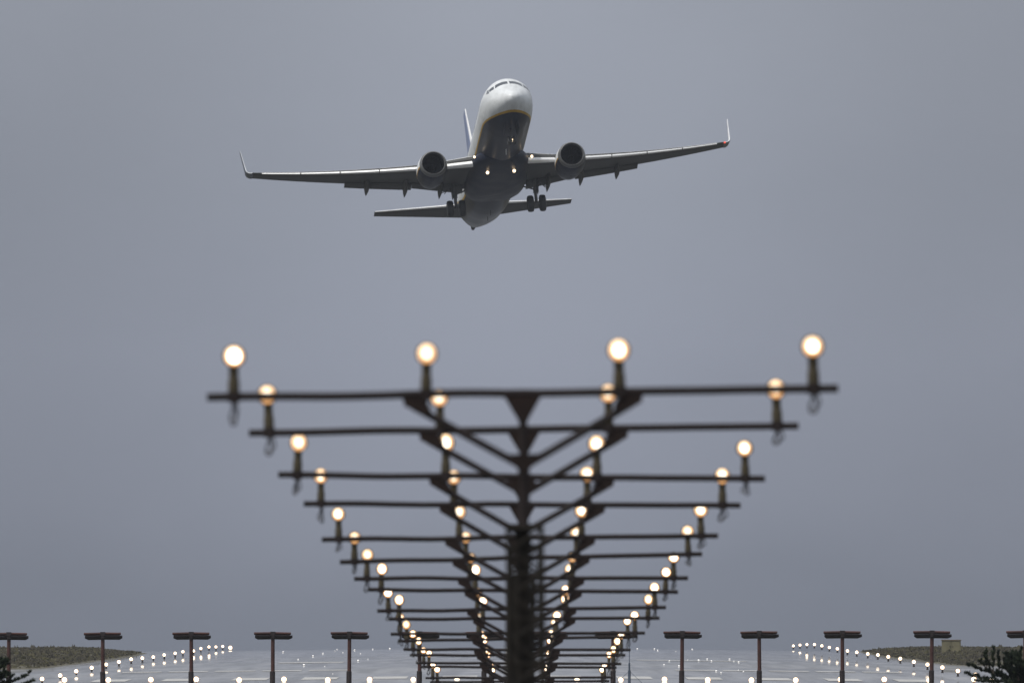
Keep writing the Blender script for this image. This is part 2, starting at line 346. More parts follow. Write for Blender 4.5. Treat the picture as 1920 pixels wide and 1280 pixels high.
# ------------------------------------------------------------------ scrub banks beside the runway
def hsh(x, y):
    return (math.sin(x * .31 + y * .047) + math.sin(x * .13 - y * .021 + 1.3) + math.sin(y * .083 + .4) * .6) / 2.6
def bank_h(x, y, side):
    a = abs(x)
    if side < 0:
        fr = min(1, max(0, (a - 26.3) / 6)); y0, y1 = 1765, 2365; top = lerp(y, [(1765, .25), (1850, .45), (2000, .62), (2170, .62), (2365, .38)])
    else:
        fr = min(1, max(0, (a - 25.5) / 6)); y0, y1 = 1860, 2440; top = lerp(y, [(1860, .35), (1950, .40), (2080, .40), (2160, .62), (2280, .48), (2440, .3)])
    e = min(1, max(0, (y - y0) / 40)) * min(1, max(0, (y1 - y) / 45))
    s = lambda t: t * t * (3 - 2 * t)
    return top * s(fr) * s(e) * (1 + .20 * hsh(x, y)) - .06
def scrub_material():
    m = bpy.data.materials.new('dry_scrub_leaves'); m.use_nodes = True; t = m.node_tree; b = t.nodes['Principled BSDF']
    tc = t.nodes.new('ShaderNodeTexCoord'); n = t.nodes.new('ShaderNodeTexNoise'); n.inputs['Scale'].default_value = .22; n.inputs['Detail'].default_value = 6
    t.links.new(tc.outputs['Object'], n.inputs['Vector'])
    r = t.nodes.new('ShaderNodeValToRGB'); e = r.color_ramp.elements
    e[0].position = .32; e[0].color = (.062, .056, .046, 1); e[1].position = .72; e[1].color = (.102, .096, .044, 1)
    k = e.new(.50); k.color = (.074, .069, .053, 1)
    t.links.new(n.outputs[0], r.inputs[0]); t.links.new(r.outputs[0], b.inputs['Base Color']); b.inputs['Roughness'].default_value = .85
    b.inputs['Specular IOR Level'].default_value = .15
    return m
M['scrub'] = scrub_material()
for side, nm in ((-1, 'grass_bank'), (1, 'grass_bank')):
    xs_ = sorted(side * x for x in [24.8, 26, 27, 28, 29, 30, 31, 32, 34, 36, 38, 41, 45, 50, 56, 64, 75, 90])
    ys_ = [1755 + 10 * i for i in range(71)]
    tag(sheet(nm, xs_, ys_, lambda x, y: zp(y) + crown(x) + bank_h(x, y, side), M['scrub']), kind='structure')
    b = MB()
    for i in range(9000):
        a = 26.2 + 26 * rnd.random() ** 1.6; y = rnd.uniform(1770, 2430); x = side * a
        h = bank_h(x, y, side)
        if h < .04: continue
        z = zp(y) + crown(x) + h - .03
        hh = rnd.uniform(.10, .24) * (1.7 if rnd.random() < .03 else 1) * (.7 + .5 * h); ww = rnd.uniform(.05, .14)
        for q in range(4):
            an = rnd.uniform(0, 6.28); lean = rnd.uniform(-.35, .35) * hh; ox, oy = rnd.uniform(-.2, .2), rnd.uniform(-.3, .3)
            cx, sx = math.cos(an) * ww, math.sin(an) * ww
            t1 = rnd.uniform(.4, .6)
            b.add([(x + ox - cx * .3, y + oy - sx * .3, z), (x + ox + cx * .3, y + oy + sx * .3, z), (x + ox + cx + lean * t1, y + oy + sx, z + hh * t1),
                   (x + ox + lean, y + oy, z + hh * rnd.uniform(.8, 1.1)), (x + ox - cx + lean * t1, y + oy - sx, z + hh * t1)], [(0, 1, 2, 3, 4)])
    tag(b.build('scrub', M['scrub'], smooth=0), 'low olive and yellow scrub covering the bank %s of the runway' % ('left' if side < 0 else 'right'), 'scrub', kind='stuff')

# equipment cabinet on the right bank
d = 2125; p = px(1783.5, 1213, d); zb = zp(d) + crown(p.x) + bank_h(p.x, d, 1) - .1
cab = empty('equipment_cabinet', (p.x, d, zb)); ht = p.z + (13 / FPX * d) - zb; wd = 37 / FPX * d
tag(cab, 'small khaki flat-roofed cabinet standing in the scrub on the right bank', 'cabinet')
b = MB(); b.box((0, 0, ht / 2), (wd * .96, 1.0, ht)); b.build('wall', M['cabinet'], cab, 0)
b = MB(); b.box((0, 0, ht + .03), (wd * 1.03, 1.12, .06)); b.build('roof', M['cabinet_trim'], cab, 0)
for sx in (-1, 1):
    b = MB(); b.box((sx * wd * .23, -.515, ht * .52), (wd * .40, .03, ht * .8)); dr = b.build('door', M['cabinet'], cab, 0)
    b = MB(); b.box((-sx * wd * .16 + sx * wd * .23, -.545, ht * .55), (.03, .03, .12)); b.build('handle', M['dark_steel'], dr, 0)

# ------------------------------------------------------------------ runway lights
def light_proto(name, r, h, m):
    root = empty(name)
    b = MB(); b.tube([(0, 0, -.02), (0, 0, h * .2), (0, 0, h - r * .8)], [.075, .05, .045], 8); b.build('stem', M['dark_steel'], root)
    b = MB(); prof = [(0, -1), (.5, -.87), (.87, -.5), (1, 0), (.87, .5), (.5, .87), (.05, 1)]
    b.rings([[(r * max(.05, q) * math.cos(2 * math.pi * k / 12), r * max(.05, q) * math.sin(2 * math.pi * k / 12), r * zz) for k in range(12)] for q, zz in prof])
    g = b.build('lamp_globe', m, root); g.location = (0, 0, h)
    return root
LX = [79, 113, 143, 172, 199, 223, 246, 267, 287.5, 308, 328.5, 343, 363, 376.7, 391.9, 405, 417.7, 431.9]
LY = [1272, 1265.5, 1257.5, 1251, 1245, 1240, 1235, 1233, 1231, 1227, 1224, 1221, 1219.6, 1215, 1212, 1212, 1211, 1214]
RX = [1487.5, 1500, 1513, 1527, 1541, 1555, 1570, 1589, 1606.5, 1627, 1646, 1665.5, 1688, 1713.5, 1739, 1767, 1796, 1829]
RY = [1210, 1208.5, 1207.5, 1207.5, 1210, 1213, 1215.5, 1219.5, 1222, 1225, 1227, 1230.5, 1234, 1240, 1245, 1250.5, 1257, 1264]
edge = light_proto('runway_edge_light', .11, .28, M['edge_globe']); first = True
big = None
for i, (x, y) in enumerate(zip(LX, LY)):
    d = 1544 + 60.5 * i
    o = edge if first else copy_tree(edge); first = False
    q = px(x, y, d); o.location = (q.x, d, q.z - .28)
    if i == 17: o.scale = (1.5, 1.5, 1.5); o.location.z -= .12
    tag(o, 'white light on the left runway edge, %s' % ('farthest and biggest of its row' if i == 17 else
        'nearest of its row, low near the pine' if i == 0 else '%s from the near end' % ORD[i]), 'runway light', 'lights along the runway edges')
for i, (x, y) in enumerate(zip(RX[::-1], RY[::-1])):
    d = 1544 + 60.5 * i; o = copy_tree(edge)
    q = px(x, y, d); o.location = (q.x, d, q.z - .28)
    tag(o, 'white light on the right runway edge, %s' % ('farthest of its row' if i == 17 else
        'nearest of its row, beside the pine' if i == 0 else '%s from the near end' % ORD[i]), 'runway light', 'lights along the runway edges')
TX = [121, 203, 283, 368, 448.5, 532.5, 614.6, 693, 775, 857, 1082, 1164, 1246, 1327, 1409, 1492, 1576, 1658, 1742, 1826, 1859]
thr = light_proto('threshold_light', .14, .30, M['threshold_globe'])
for i, x in enumerate(TX):
    d = 1538; o = thr if i == 0 else copy_tree(thr)
    y = 1273.5 + rnd.uniform(-.8, .8)
    if x == 1859: y = 1271; o.scale = (.7,) * 3
    q = px(x, y, d); o.location = (q.x, d, q.z - .30)
    half = 'left' if x < 960 else 'right'; k = i + 1 if x < 960 else len(TX) - i
    tag(o, 'bright threshold light in the bottom row, %s' % ('small one among the pine branches' if x == 1859 else
        'just above the near pine at the left end' if i == 0 else '%s from the %s end of the row' % (ORD[k - 1], half)), 'threshold light', 'threshold lights across the runway')
# glints on the pavement, added as small glowing discs
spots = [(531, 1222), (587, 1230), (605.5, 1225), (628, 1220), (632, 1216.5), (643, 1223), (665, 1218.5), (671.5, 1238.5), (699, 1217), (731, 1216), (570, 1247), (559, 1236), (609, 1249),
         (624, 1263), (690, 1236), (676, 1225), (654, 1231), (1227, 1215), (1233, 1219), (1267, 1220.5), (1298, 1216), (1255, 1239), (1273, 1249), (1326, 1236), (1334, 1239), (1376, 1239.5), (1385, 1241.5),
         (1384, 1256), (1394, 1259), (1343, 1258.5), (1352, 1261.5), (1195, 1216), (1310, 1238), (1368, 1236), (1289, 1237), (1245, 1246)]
glint_proto = empty('runway_glint')
b = MB(); b.tube([(0, 0, -.03), (0, 0, .015), (0, 0, .03)], [.12, .12, .09], 10); b.build('rim', M['gear'], glint_proto)
b = MB(); b.tube([(0, 0, .031), (0, 0, .075), (0, 0, .09)], [.07, .06, .02], 10); b.build('glint_cap', M['glint'], glint_proto)
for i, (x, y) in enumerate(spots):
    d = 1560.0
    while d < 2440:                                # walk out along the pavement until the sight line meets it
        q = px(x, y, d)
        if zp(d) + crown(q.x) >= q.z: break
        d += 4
    q = px(x, y, d); o = glint_proto if i == 0 else copy_tree(glint_proto)
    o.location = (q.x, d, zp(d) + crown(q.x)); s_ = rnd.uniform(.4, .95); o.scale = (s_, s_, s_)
    tag(o, 'faint runway glint added as a small glowing disc, %s the masts' % ('left of' if x < 960 else 'right of'), 'inset light',
        'runway glints %s of the masts' % ('left' if x < 960 else 'right'))

# ------------------------------------------------------------------ localizer antennas (the T shapes)
def antenna_proto():
    root = empty('localizer_antenna')
    b = MB(); b.tube([(0, 0, -4.2), (0, 0, -1.45), (0, 0, -.05)], [.085, .08, .075], 12); pl = b.build('pole', M['antenna'], root)
    b = MB(); b.tube([(-.01, 0, -4.2), (-.01, 0, -1.48), (-.01, 0, -1.46)], [.112, .108, .09], 12); b.build('pole_sleeve', M['antenna_dark'], pl)
    b = MB(); b.box((0, .75, .03), (.10, 1.9, .10)); b.box((0, .75, -.07), (.10, 1.9, .07)); b.box((0, 0, .07), (.20, .34, .16)); b.box((0, 0, -.10), (.16, .24, .12))
    b.build('boom', M['antenna_dark'], root)
    for k in range(7):
        ln = .80 - .02 * k; y = -.1 + .28 * k
        b = MB(); b.tube([(-ln + .03, y, .075), (0, y, .09), (ln - .06, y, .075)], .048, 8); b.build('dipole', M['antenna'], root)
        b = MB(); b.tube([(-ln + .07, y + .1, -.055), (0, y + .1, -.045), (ln, y + .1, -.05)], .058, 8); b.build('dipole', M['antenna_dark'], root)
    return root
ant = antenna_proto()
AX = [16.7, 192.7, 358.7, 511.7, 655.4, 787.2, 908, 1028, 1149.4, 1279.2, 1423.5, 1579.4, 1747.5, 1922]
AL = ['cut off by the left edge of the picture', 'second from the left edge', 'third from the left edge', 'fourth from the left edge',
      'fifth from the left edge', 'sixth from the left edge, behind the left lamps', 'just left of the central column, half hidden', 'just right of the central column, half hidden',
      'overlapped by the right-hand lamp rows', 'fifth from the right, beside the thin blue mast', 'fourth from the right, alone against the wet runway', 'third from the right, among the right edge lights',
      'second from the right, next to the khaki cabinet', 'cut off by the right edge above the pine']
for i, x in enumerate(AX):
    o = ant if i == 0 else copy_tree(ant); d = 1244
    o.location = px(x, lerp(x, [(16, 1191.5), (960, 1189.5), (1920, 1188)]), d); o.rotation_euler = (R(-2.0), R(rnd.uniform(-.5, .5)), R(rnd.uniform(-1.2, 1.2)))
    tag(o, 'dark red T-shaped antenna post, ' + AL[i], 'antenna', 'row of T-shaped antenna posts')
# thin monitor mast with guy wires
d = 1180; p = px(1180, 1190, d)
mm = empty('thin_mast', (p.x, d, -3.4)); tag(mm, 'thin blue-grey mast with a guy wire, just right of the lamp rows', 'mast')
top = p.z + 3.4 - .10; z1 = (1212 - 1242) / FPX * d + 3.4; z2 = (1212 - 1256) / FPX * d + 3.4
b = MB(); b.tube([(0, 0, 0), (0, 0, z2)], .055, 8); b.build('lower_tube', M['blue_steel'], mm)
b = MB(); b.tube([(0, 0, z2), (0, 0, z1)], .036, 8); b.build('middle_tube', M['blue_steel'], mm)
b = MB(); b.tube([(0, 0, z1), (0, 0, top)], [.018, .010], 6); b.build('whip', M['blue_steel'], mm)
for sx, sy in ((1, .3), (-1, .3), (0, -1)):
    b = MB(); b.tube([(0, 0, z2 - .02), (sx * 2.6, sy * 2.6, 0)], .008, 5); b.build('guy_wire', M['blue_steel'], mm)

# ------------------------------------------------------------------ approach light masts
W = 4.2; LAMP = (-1.933, -.648, .641, 1.928)
BARS = [  # left end, right end of each bar in the photograph (pixels); the distance follows from the 30 m spacing
    ((388, 745), (1572, 728)), ((467, 811), (1497, 798)), ((523, 890), (1433, 897)), ((569, 944), (1389, 947)), ((602, 1011), (1348, 1004)),
    ((637, 1053), (1317, 1038)), ((664, 1084), (1290, 1083)), ((690, 1105), (1272, 1109)), ((708, 1145), (1248, 1138)), ((728, 1160), (1238, 1158)),
    ((732, 1188), (1210, 1186)), ((745.5, 1201), (1196, 1192.5)), ((755.8, 1216.7), (1183, 1217.5)), ((767.5, 1227.5), (1173.7, 1227.5)),
    ((778, 1242), (1167, 1243.7)), ((788, 1249), (1157, 1250.6)), ((797, 1270), (1150, 1269)), ((806, 1278), (1143, 1276))]
def brace_pts(sx): return (sx * .735, 0, -.075), (sx * .045, 0, -.465)
def mast_parts(root, seed):
    r = random.Random(seed)
    ph = r.uniform(0, 6.28); am = r.uniform(.004, .008)
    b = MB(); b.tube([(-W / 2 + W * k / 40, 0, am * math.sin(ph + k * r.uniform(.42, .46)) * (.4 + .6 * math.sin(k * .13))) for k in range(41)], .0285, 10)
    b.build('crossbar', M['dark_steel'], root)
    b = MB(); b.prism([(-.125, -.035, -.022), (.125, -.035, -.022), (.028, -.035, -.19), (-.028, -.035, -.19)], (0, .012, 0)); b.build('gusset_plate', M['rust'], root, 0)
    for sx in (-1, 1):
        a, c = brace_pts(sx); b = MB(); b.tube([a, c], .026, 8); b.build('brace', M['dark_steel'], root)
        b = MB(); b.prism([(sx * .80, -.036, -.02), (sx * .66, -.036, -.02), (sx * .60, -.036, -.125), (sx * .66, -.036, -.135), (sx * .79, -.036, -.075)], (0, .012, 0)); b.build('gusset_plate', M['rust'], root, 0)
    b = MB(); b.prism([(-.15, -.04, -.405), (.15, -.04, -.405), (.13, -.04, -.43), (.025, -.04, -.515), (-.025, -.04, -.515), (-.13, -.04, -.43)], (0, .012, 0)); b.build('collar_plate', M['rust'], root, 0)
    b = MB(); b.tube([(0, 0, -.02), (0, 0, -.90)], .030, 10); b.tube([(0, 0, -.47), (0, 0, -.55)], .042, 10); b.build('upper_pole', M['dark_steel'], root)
    # lower lattice mast
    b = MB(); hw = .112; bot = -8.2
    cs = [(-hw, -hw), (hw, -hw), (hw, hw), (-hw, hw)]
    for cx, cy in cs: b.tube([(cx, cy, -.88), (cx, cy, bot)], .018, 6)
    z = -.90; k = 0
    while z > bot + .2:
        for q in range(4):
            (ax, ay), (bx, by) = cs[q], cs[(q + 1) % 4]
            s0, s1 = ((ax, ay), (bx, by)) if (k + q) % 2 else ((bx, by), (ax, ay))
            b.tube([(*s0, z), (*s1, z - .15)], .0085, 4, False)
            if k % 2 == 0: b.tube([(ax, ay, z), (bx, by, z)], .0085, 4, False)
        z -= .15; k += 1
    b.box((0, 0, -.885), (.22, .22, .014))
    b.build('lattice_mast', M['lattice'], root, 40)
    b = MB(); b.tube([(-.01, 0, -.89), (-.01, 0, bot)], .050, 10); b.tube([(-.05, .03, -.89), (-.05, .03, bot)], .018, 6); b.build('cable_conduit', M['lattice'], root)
    if PROTO['stem'] is None:
        s = MB(); s.tube([(0, 0, .03), (0, 0, .115), (0, 0, .12), (0, 0, .20)], [.040, .038, .033, .033], 12)
        s.tube([(0, .075, .275), (0, .05, .275), (0, -.03, .275), (0, -.045, .275)], [.03, .062, .074, .077], 16)
        s.box((0, .005, .205), (.05, .05, .03)); PROTO['stem'] = s.mesh('lamp', M['olive'])
        s = MB(); s.rings([[(rr * math.cos(2 * math.pi * k / 24), yy, rr * math.sin(2 * math.pi * k / 24)) for k in range(24)] for rr, yy in ((.065, 0), (.057, -.011), (.038, -.020), (.005, -.024))])
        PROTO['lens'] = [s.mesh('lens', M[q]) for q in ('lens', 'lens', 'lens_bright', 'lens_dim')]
        s = MB(); s.tube([(0, 0, -.034), (0, 0, .034)], .043, 10); s.box((0, -.04, 0), (.06, .02, .075)); PROTO['clamp'] = s.mesh('clamp', M['dark_steel'])
    for k, lx in enumerate(LAMP):
        lm = obj('lamp', PROTO['stem'], root); lm.location = (lx + r.uniform(-.012, .012), 0, 0)
        lm.rotation_euler = (r.uniform(-.05, .05), r.uniform(-.03, .03), r.uniform(-.1, .1)); q = r.uniform(.93, 1.07); lm.scale = (q, q, q * r.uniform(.97, 1.03))
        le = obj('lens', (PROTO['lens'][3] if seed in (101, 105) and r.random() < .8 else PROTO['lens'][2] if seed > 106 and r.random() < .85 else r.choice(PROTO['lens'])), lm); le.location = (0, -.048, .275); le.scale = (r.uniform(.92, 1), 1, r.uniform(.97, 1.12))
        obj('clamp', PROTO['clamp'], lm)
        ll = r.uniform(.10, .17) if k in (0, 3) else r.uniform(.05, .09); ww = r.uniform(.022, .045); off = r.uniform(-.03, .03)
        pts = [(off * 0 + ww * .6 * math.sin(math.pi * 2 * t) + off * math.sin(math.pi * t), .01 + .02 * t, -.03 - ll * math.sin(math.pi * t) ** .8) for t in [i / 14 for i in range(15)]]
        b = MB(); b.tube(pts, .0075, 5)
        pts = [(ww * .9 * math.sin(math.pi * 2 * t + .5) - off * math.sin(math.pi * t), -.01 + .02 * t, -.03 - ll * .8 * math.sin(math.pi * t)) for t in [i / 14 for i in range(15)]]
        b.tube(pts, .006, 5); b.build('cable_loop', M['wire'], lm)
PROTO = dict(stem=None, lens=None, clamp=None)
for i, (a, c) in enumerate(BARS):
    d = FPX * W / (1184.0 / (1 + .1483 * i))       # equal steps of about 30 m
    mx_, my_ = (a[0] + c[0]) / 2, (a[1] + c[1]) / 2
    root = empty('approach_light_mast', px(mx_, my_, d)); root.rotation_euler = (0, math.atan2(c[1] - a[1], c[0] - a[0]), R(rnd.uniform(-1, 1)))
    mast_parts(root, 100 + i)
    lab = ('nearest approach light mast, with the highest and widest crossbar of the row' if i == 0 else
           'lowest visible approach light mast, its bar touching the bottom edge of the picture' if i == len(BARS) - 1 else
           'approach light mast whose crossbar is the %s down from the top of the row' % ORD[i])
    tag(root, lab, 'light mast', 'approach light masts in a row')

# ------------------------------------------------------------------ airliner
air = empty('airliner', (-.0154, 2171, 39.73))
air.rotation_mode = 'XYZ'
air.rotation_euler = (Matrix.Rotation(R(4.18), 3, 'Z') @ Matrix.Rotation(R(-15.15), 3, 'X') @ Matrix.Rotation(R(-3.96), 3, 'Y')).to_euler('XYZ')
tag(air, 'white and navy twin-engine airliner climbing towards us with landing gear down', 'airplane')
ST = [(0, .02, -.56, -.60), (.08, .26, -.36, -.80), (.25, .50, -.17, -.98), (.8, .90, .22, -1.28), (1.6, 1.25, .62, -1.53), (2.2, 1.45, 1.06, -1.67), (2.8, 1.60, 1.46, -1.78), (3.5, 1.72, 1.73, -1.88),
      (4.6, 1.83, 1.90, -1.98), (6, 1.88, 1.96, -2.03), (9, 1.88, 1.96, -2.05), (24, 1.88, 1.96, -2.05), (26, 1.88, 1.96, -1.94), (28, 1.86, 1.96, -1.66), (30, 1.78, 1.95, -1.28), (32, 1.66, 1.92, -.94),
      (34, 1.38, 1.84, -.50), (36, .92, 1.66, -.02), (37.4, .48, 1.42, .36), (38.1, .24, 1.18, .60), (38.3, .16, 1.08, .70)]
def station(y):
    for a, c in zip(ST, ST[1:]):
        if y <= c[0]:
            t = (y - a[0]) / (c[0] - a[0]); return [a[k] + (c[k] - a[k]) * t for k in (1, 2, 3)]
    return list(ST[-1][1:])
def hull(y, th, off=0):                           # th measured from the top, positive to +x
    if y < .6: w_, t_, b_ = station(y)
    else:
        q = [station(y + k) for k in (-.25, 0, .25)]; w_, t_, b_ = [(q[0][k] + 2 * q[1][k] + q[2][k]) / 4 for k in range(3)]
    zc = b_ + (t_ - b_) * .53
    s_, c_ = math.sin(th), math.cos(th)
    return Vector((w_ * s_ + off * s_, y, zc + ((t_ - zc) if c_ > 0 else (zc - b_)) * c_ + off * c_))
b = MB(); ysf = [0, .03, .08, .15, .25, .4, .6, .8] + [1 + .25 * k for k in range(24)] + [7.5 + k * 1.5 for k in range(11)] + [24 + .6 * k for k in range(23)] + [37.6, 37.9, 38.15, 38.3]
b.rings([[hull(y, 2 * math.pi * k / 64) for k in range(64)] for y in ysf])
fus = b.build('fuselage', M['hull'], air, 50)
# cockpit windows
def patch(name, quad, off, m, parent, n=8):        # quad of (y, theta) corners laid on the hull
    bb = MB(); (a, b1, c, d1) = quad
    for side in (off, off - .03):
        for j in range(n + 1):
            for i in range(n + 1):
                u, v = i / n, j / n
                y = (a[0] * (1 - u) + b1[0] * u) * (1 - v) + (d1[0] * (1 - u) + c[0] * u) * v
                th = (a[1] * (1 - u) + b1[1] * u) * (1 - v) + (d1[1] * (1 - u) + c[1] * u) * v
                bb.v.append(tuple(hull(y, R(th), side)))
    m_ = n + 1
    for j in range(n):
        for i in range(n):
            q = j * m_ + i; bb.f.append((q, q + 1, q + m_ + 1, q + m_)); q += m_ * m_; bb.f.append((q, q + m_, q + m_ + 1, q + 1))
    bd = [i for i in range(m_)] + [j * m_ + n for j in range(1, m_)] + [n * m_ + i for i in range(n - 1, -1, -1)] + [j * m_ for j in range(n - 1, 0, -1)]
    for i in range(len(bd)): q, w_ = bd[i], bd[(i + 1) % len(bd)]; bb.f.append((q, w_, w_ + m_ * m_, q + m_ * m_))
    return bb.build(name, m, parent)
for s in (-1, 1):
    patch('windshield', [(1.98, s * 3), (2.10, s * 44), (2.50, s * 38), (2.40, s * 2.4)], .012, M['glass'], fus)
    patch('cockpit_window', [(2.16, s * 48), (2.55, s * 63), (2.85, s * 57), (2.55, s * 42)], .012, M['glass'], fus)
    patch('cockpit_window', [(2.56, s * 67), (3.1, s * 70), (3.35, s * 60), (3.0, s * 57)], .012, M['glass'], fus)
    for k in range(40):
        y = 6.2 + .51 * k + (3.0 if k > 12 else 0)
        if k < 44: patch('cabin_window', [(y, s * 70), (y + .26, s * 70), (y + .26, s * 78.5), (y, s * 78.5)], .006, M['glass'], fus, 1)
    patch('cabin_door', [(4.7, s * 68), (5.55, s * 68), (5.55, s * 112), (4.7, s * 112)], .008, M['hull'], fus)
# belly fairing
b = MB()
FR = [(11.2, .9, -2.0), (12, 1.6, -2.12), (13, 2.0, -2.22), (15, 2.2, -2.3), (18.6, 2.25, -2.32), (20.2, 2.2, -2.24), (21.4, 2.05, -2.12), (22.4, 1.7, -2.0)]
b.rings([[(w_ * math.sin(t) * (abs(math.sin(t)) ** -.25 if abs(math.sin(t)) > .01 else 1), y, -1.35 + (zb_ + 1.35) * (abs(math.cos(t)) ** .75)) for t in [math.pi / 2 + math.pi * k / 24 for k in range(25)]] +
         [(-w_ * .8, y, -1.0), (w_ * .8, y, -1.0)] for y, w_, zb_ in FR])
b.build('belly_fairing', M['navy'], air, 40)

def airfoil(n=14):                                # unit chord, upper TE -> LE -> lower TE
    up = []; lo = []
    for i in range(n + 1):
        x = .5 * (1 - math.cos(math.pi * i / n)); t = 5 * .12 * (.2969 * math.sqrt(x) - .126 * x - .3516 * x ** 2 + .2843 * x ** 3 - .1015 * x ** 4)
        cm = .018 * math.sin(math.pi * x)
        up.append((x, cm + t)); lo.append((x, cm - t * .9))
    return up[::-1] + lo[1:]
AF = airfoil()
def wing_le(ax):                                  # |x| -> LE y, chord, z, relative thickness
    le = lerp(ax, [(0, 12.2), (1.9, 13.3), (5.2, 15.5), (17.04, 21.75)]); te = lerp(ax, [(0, 20.6), (5.8, 20.4), (17.04, 23.3)])
    z = -1.38 + .107 * max(0, ax - 1.5) + .0043 * max(0, ax - 3) ** 2 * 1.0
    return le, te - le, z, lerp(ax, [(0, 1.25), (5.8, .98), (17.2, .82)])
def wing_ring(ax, s, x0=0, x1=1):
    le, c, z, th = wing_le(ax); out_ = []
    tw = R(lerp(ax, [(0, 1.5), (17, -1.5)]))
    for u, v in AF:
        yy, zz = u * c, v * c * th
        out_.append((s * ax, le + yy * math.cos(tw) + zz * math.sin(tw), z + zz * math.cos(tw) - (yy - .25 * c) * math.sin(tw)))
    return out_
SP = [0.4, 1.2, 1.9, 2.8, 4, 5.2, 6.5, 8, 10, 12, 14, 15.5, 16.6, 17.04]
def surf_pt(ax, s, u, upper, dz=0):
    le, c, z, th = wing_le(ax); tw = R(lerp(ax, [(0, 1.5), (17, -1.5)]))
    t = 5 * .12 * (.2969 * math.sqrt(u) - .126 * u - .3516 * u ** 2 + .2843 * u ** 3 - .1015 * u ** 4); cm = .018 * math.sin(math.pi * u)
    v = cm + t if upper else cm - .9 * t
    yy, zz = u * c, v * c * th
    return Vector((s * ax, le + yy * math.cos(tw) + zz * math.sin(tw), z + zz * math.cos(tw) - (yy - .25 * c) * math.sin(tw) + dz))
for s in (-1, 1):
    b = MB(); b.rings([wing_ring(ax, s) for ax in SP]); wg = b.build('wing', M['wing_grey'], air, 40)
    # drooped slats: a curved nose section moved forward and down, in panels
    def slat(a0, a1, fwd, drop, rot, m, cov=.13):
        bb = MB(); rg = []
        k_ = max(2, int((a1 - a0) / .7))
        for i in range(k_ + 1):
            ax = a0 + (a1 - a0) * i / k_; le, c, z, th = wing_le(ax); c = min(c, 4.6)
            prof = [surf_pt(ax, s, u, True) for u in (cov, cov * .7, cov * .45, cov * .25, cov * .12, cov * .04, 0.0)] + [surf_pt(ax, s, u, False) for u in (cov * .05, cov * .16, cov * .36)]
            piv = prof[0]
            inner = [p.lerp(piv.lerp(prof[-1], .5), .35) for p in prof[::-1]][1:-1]
            ring = []
            for p in prof + inner:
                dv = p - piv; dy = dv.y * math.cos(R(rot)) - dv.z * math.sin(R(rot)); dz = dv.y * math.sin(R(rot)) + dv.z * math.cos(R(rot))
                ring.append((p.x, piv.y + dy - fwd * c, piv.z + dz - drop * c + .012))
            rg.append(ring)
        bb.rings(rg); return bb.build('slat', m, wg, 35)
    for a0, a1 in ((5.75, 8.35), (8.42, 11.05), (11.12, 13.75), (13.82, 16.45)): slat(a0, a1, .036, .002, 13, M['metal'], .17)
    slat(1.95, 4.05, .040, .000, 16, M['metal'], .17)
    # flaps
    for a0, a1, fc in ((2.3, 5.9, .20), (5.93, 10.6, .26)):
        bb = MB(); rg = []
        for i in range(7):
            ax = a0 + (a1 - a0) * i / 6; le, c, z, th = wing_le(ax); fl = c * fc + .05
            ty = le + c; o_ = surf_pt(ax, s, .80, False)
            an = R(-9); ring = []
            for u, v in [(0, .0), (.12, .07), (.4, .085), (.75, .045), (1, .0), (.7, -.03), (.35, -.05), (.1, -.04)]:
                yy, zz = u * fl, v * fl
                ring.append((s * ax, o_.y + .12 + yy * math.cos(an) - zz * math.sin(an), o_.z - .03 + yy * math.sin(an) + zz * math.cos(an)))
            rg.append(ring)
        bb.rings(rg); bb.build('flap', M['wing_grey'], wg, 35)
    # flap track fairings
    for ax, ln in ((3.9, 3.3), (6.35, 3.1), (9.05, 2.7)):
        o_ = surf_pt(ax, s, .62, False); bb = MB(); rg = []
        for i in range(11):
            t = i / 10; rr = .27 * (math.sin(math.pi * min(1, t * 1.0 + .02)) ** .7) * (1 - .35 * t) + .012
            an = -.05 - .26 * t
            cy, cz = o_.y + ln * t, o_.z - .06 - ln * (.04 * t + .09 * t * t)
            rg.append([(s * ax + rr * .8 * math.cos(2 * math.pi * k / 12), cy, cz + rr * 1.35 * math.sin(2 * math.pi * k / 12)) for k in range(12)])
        bb.rings(rg); bb.build('flap_track_fairing', M['wing_grey'], wg, 40)
    # blended winglet
    bb = MB(); rg = []
    le0, c0, z0, th0 = wing_le(17.04)
    for i in range(13):
        t = i / 12
        if t < .4:
            q = t / .4; an = R(8 + 68 * q); x = 17.04 + .52 * math.sin(R(90 * q)) ** 1.0 * .9; z = z0 + .42 * (1 - math.cos(R(90 * q)))
        else:
            q = (t - .4) / .6; an = R(80); x = 17.04 + .468 + .14 * q; z = z0 + .42 + 1.95 * q
        c = c0 * (1 - .30 * min(1, t / .4)) if t < .4 else c0 * (.70 - .36 * q)
        le = le0 + (.62 * t / .4 if t < .4 else .62 + 1.75 * q)
        nx, nz = -math.sin(an), math.cos(an)
        rg.append([(s * (x + v * c * .85 * nx), le + u * c, z + v * c * .85 * nz) for u, v in AF])
    bb.rings(rg); wl = bb.build('winglet', [M['white_paint'], M['winglet_outer']], wg, 40)
    for q in range(12 * len(AF)): wl.data.polygons[q].material_index = 1 if q % len(AF) >= 15 else 0   # outer face painted blue-grey
    bb = MB(); lp = surf_pt(17.0, s, .0, True)
    bb.rings([[(s * 17.05 + rr * 1.8 * math.cos(2 * math.pi * k / 10), lp.y + yy, lp.z - .02 + rr * math.sin(2 * math.pi * k / 10)) for k in range(10)] for rr, yy in ((.015, -.12), (.035, -.09), (.045, -.02), (.045, .1))])
    bb.build('position_light', M['red_lamp'] if s > 0 else M['dark_metal'], wg)
    # wing root landing lights
    # engine
    ex, ez, ey = s * 4.98, -1.90, 11.55
    en = empty('engine', (0, 0, 0)); en.parent = air
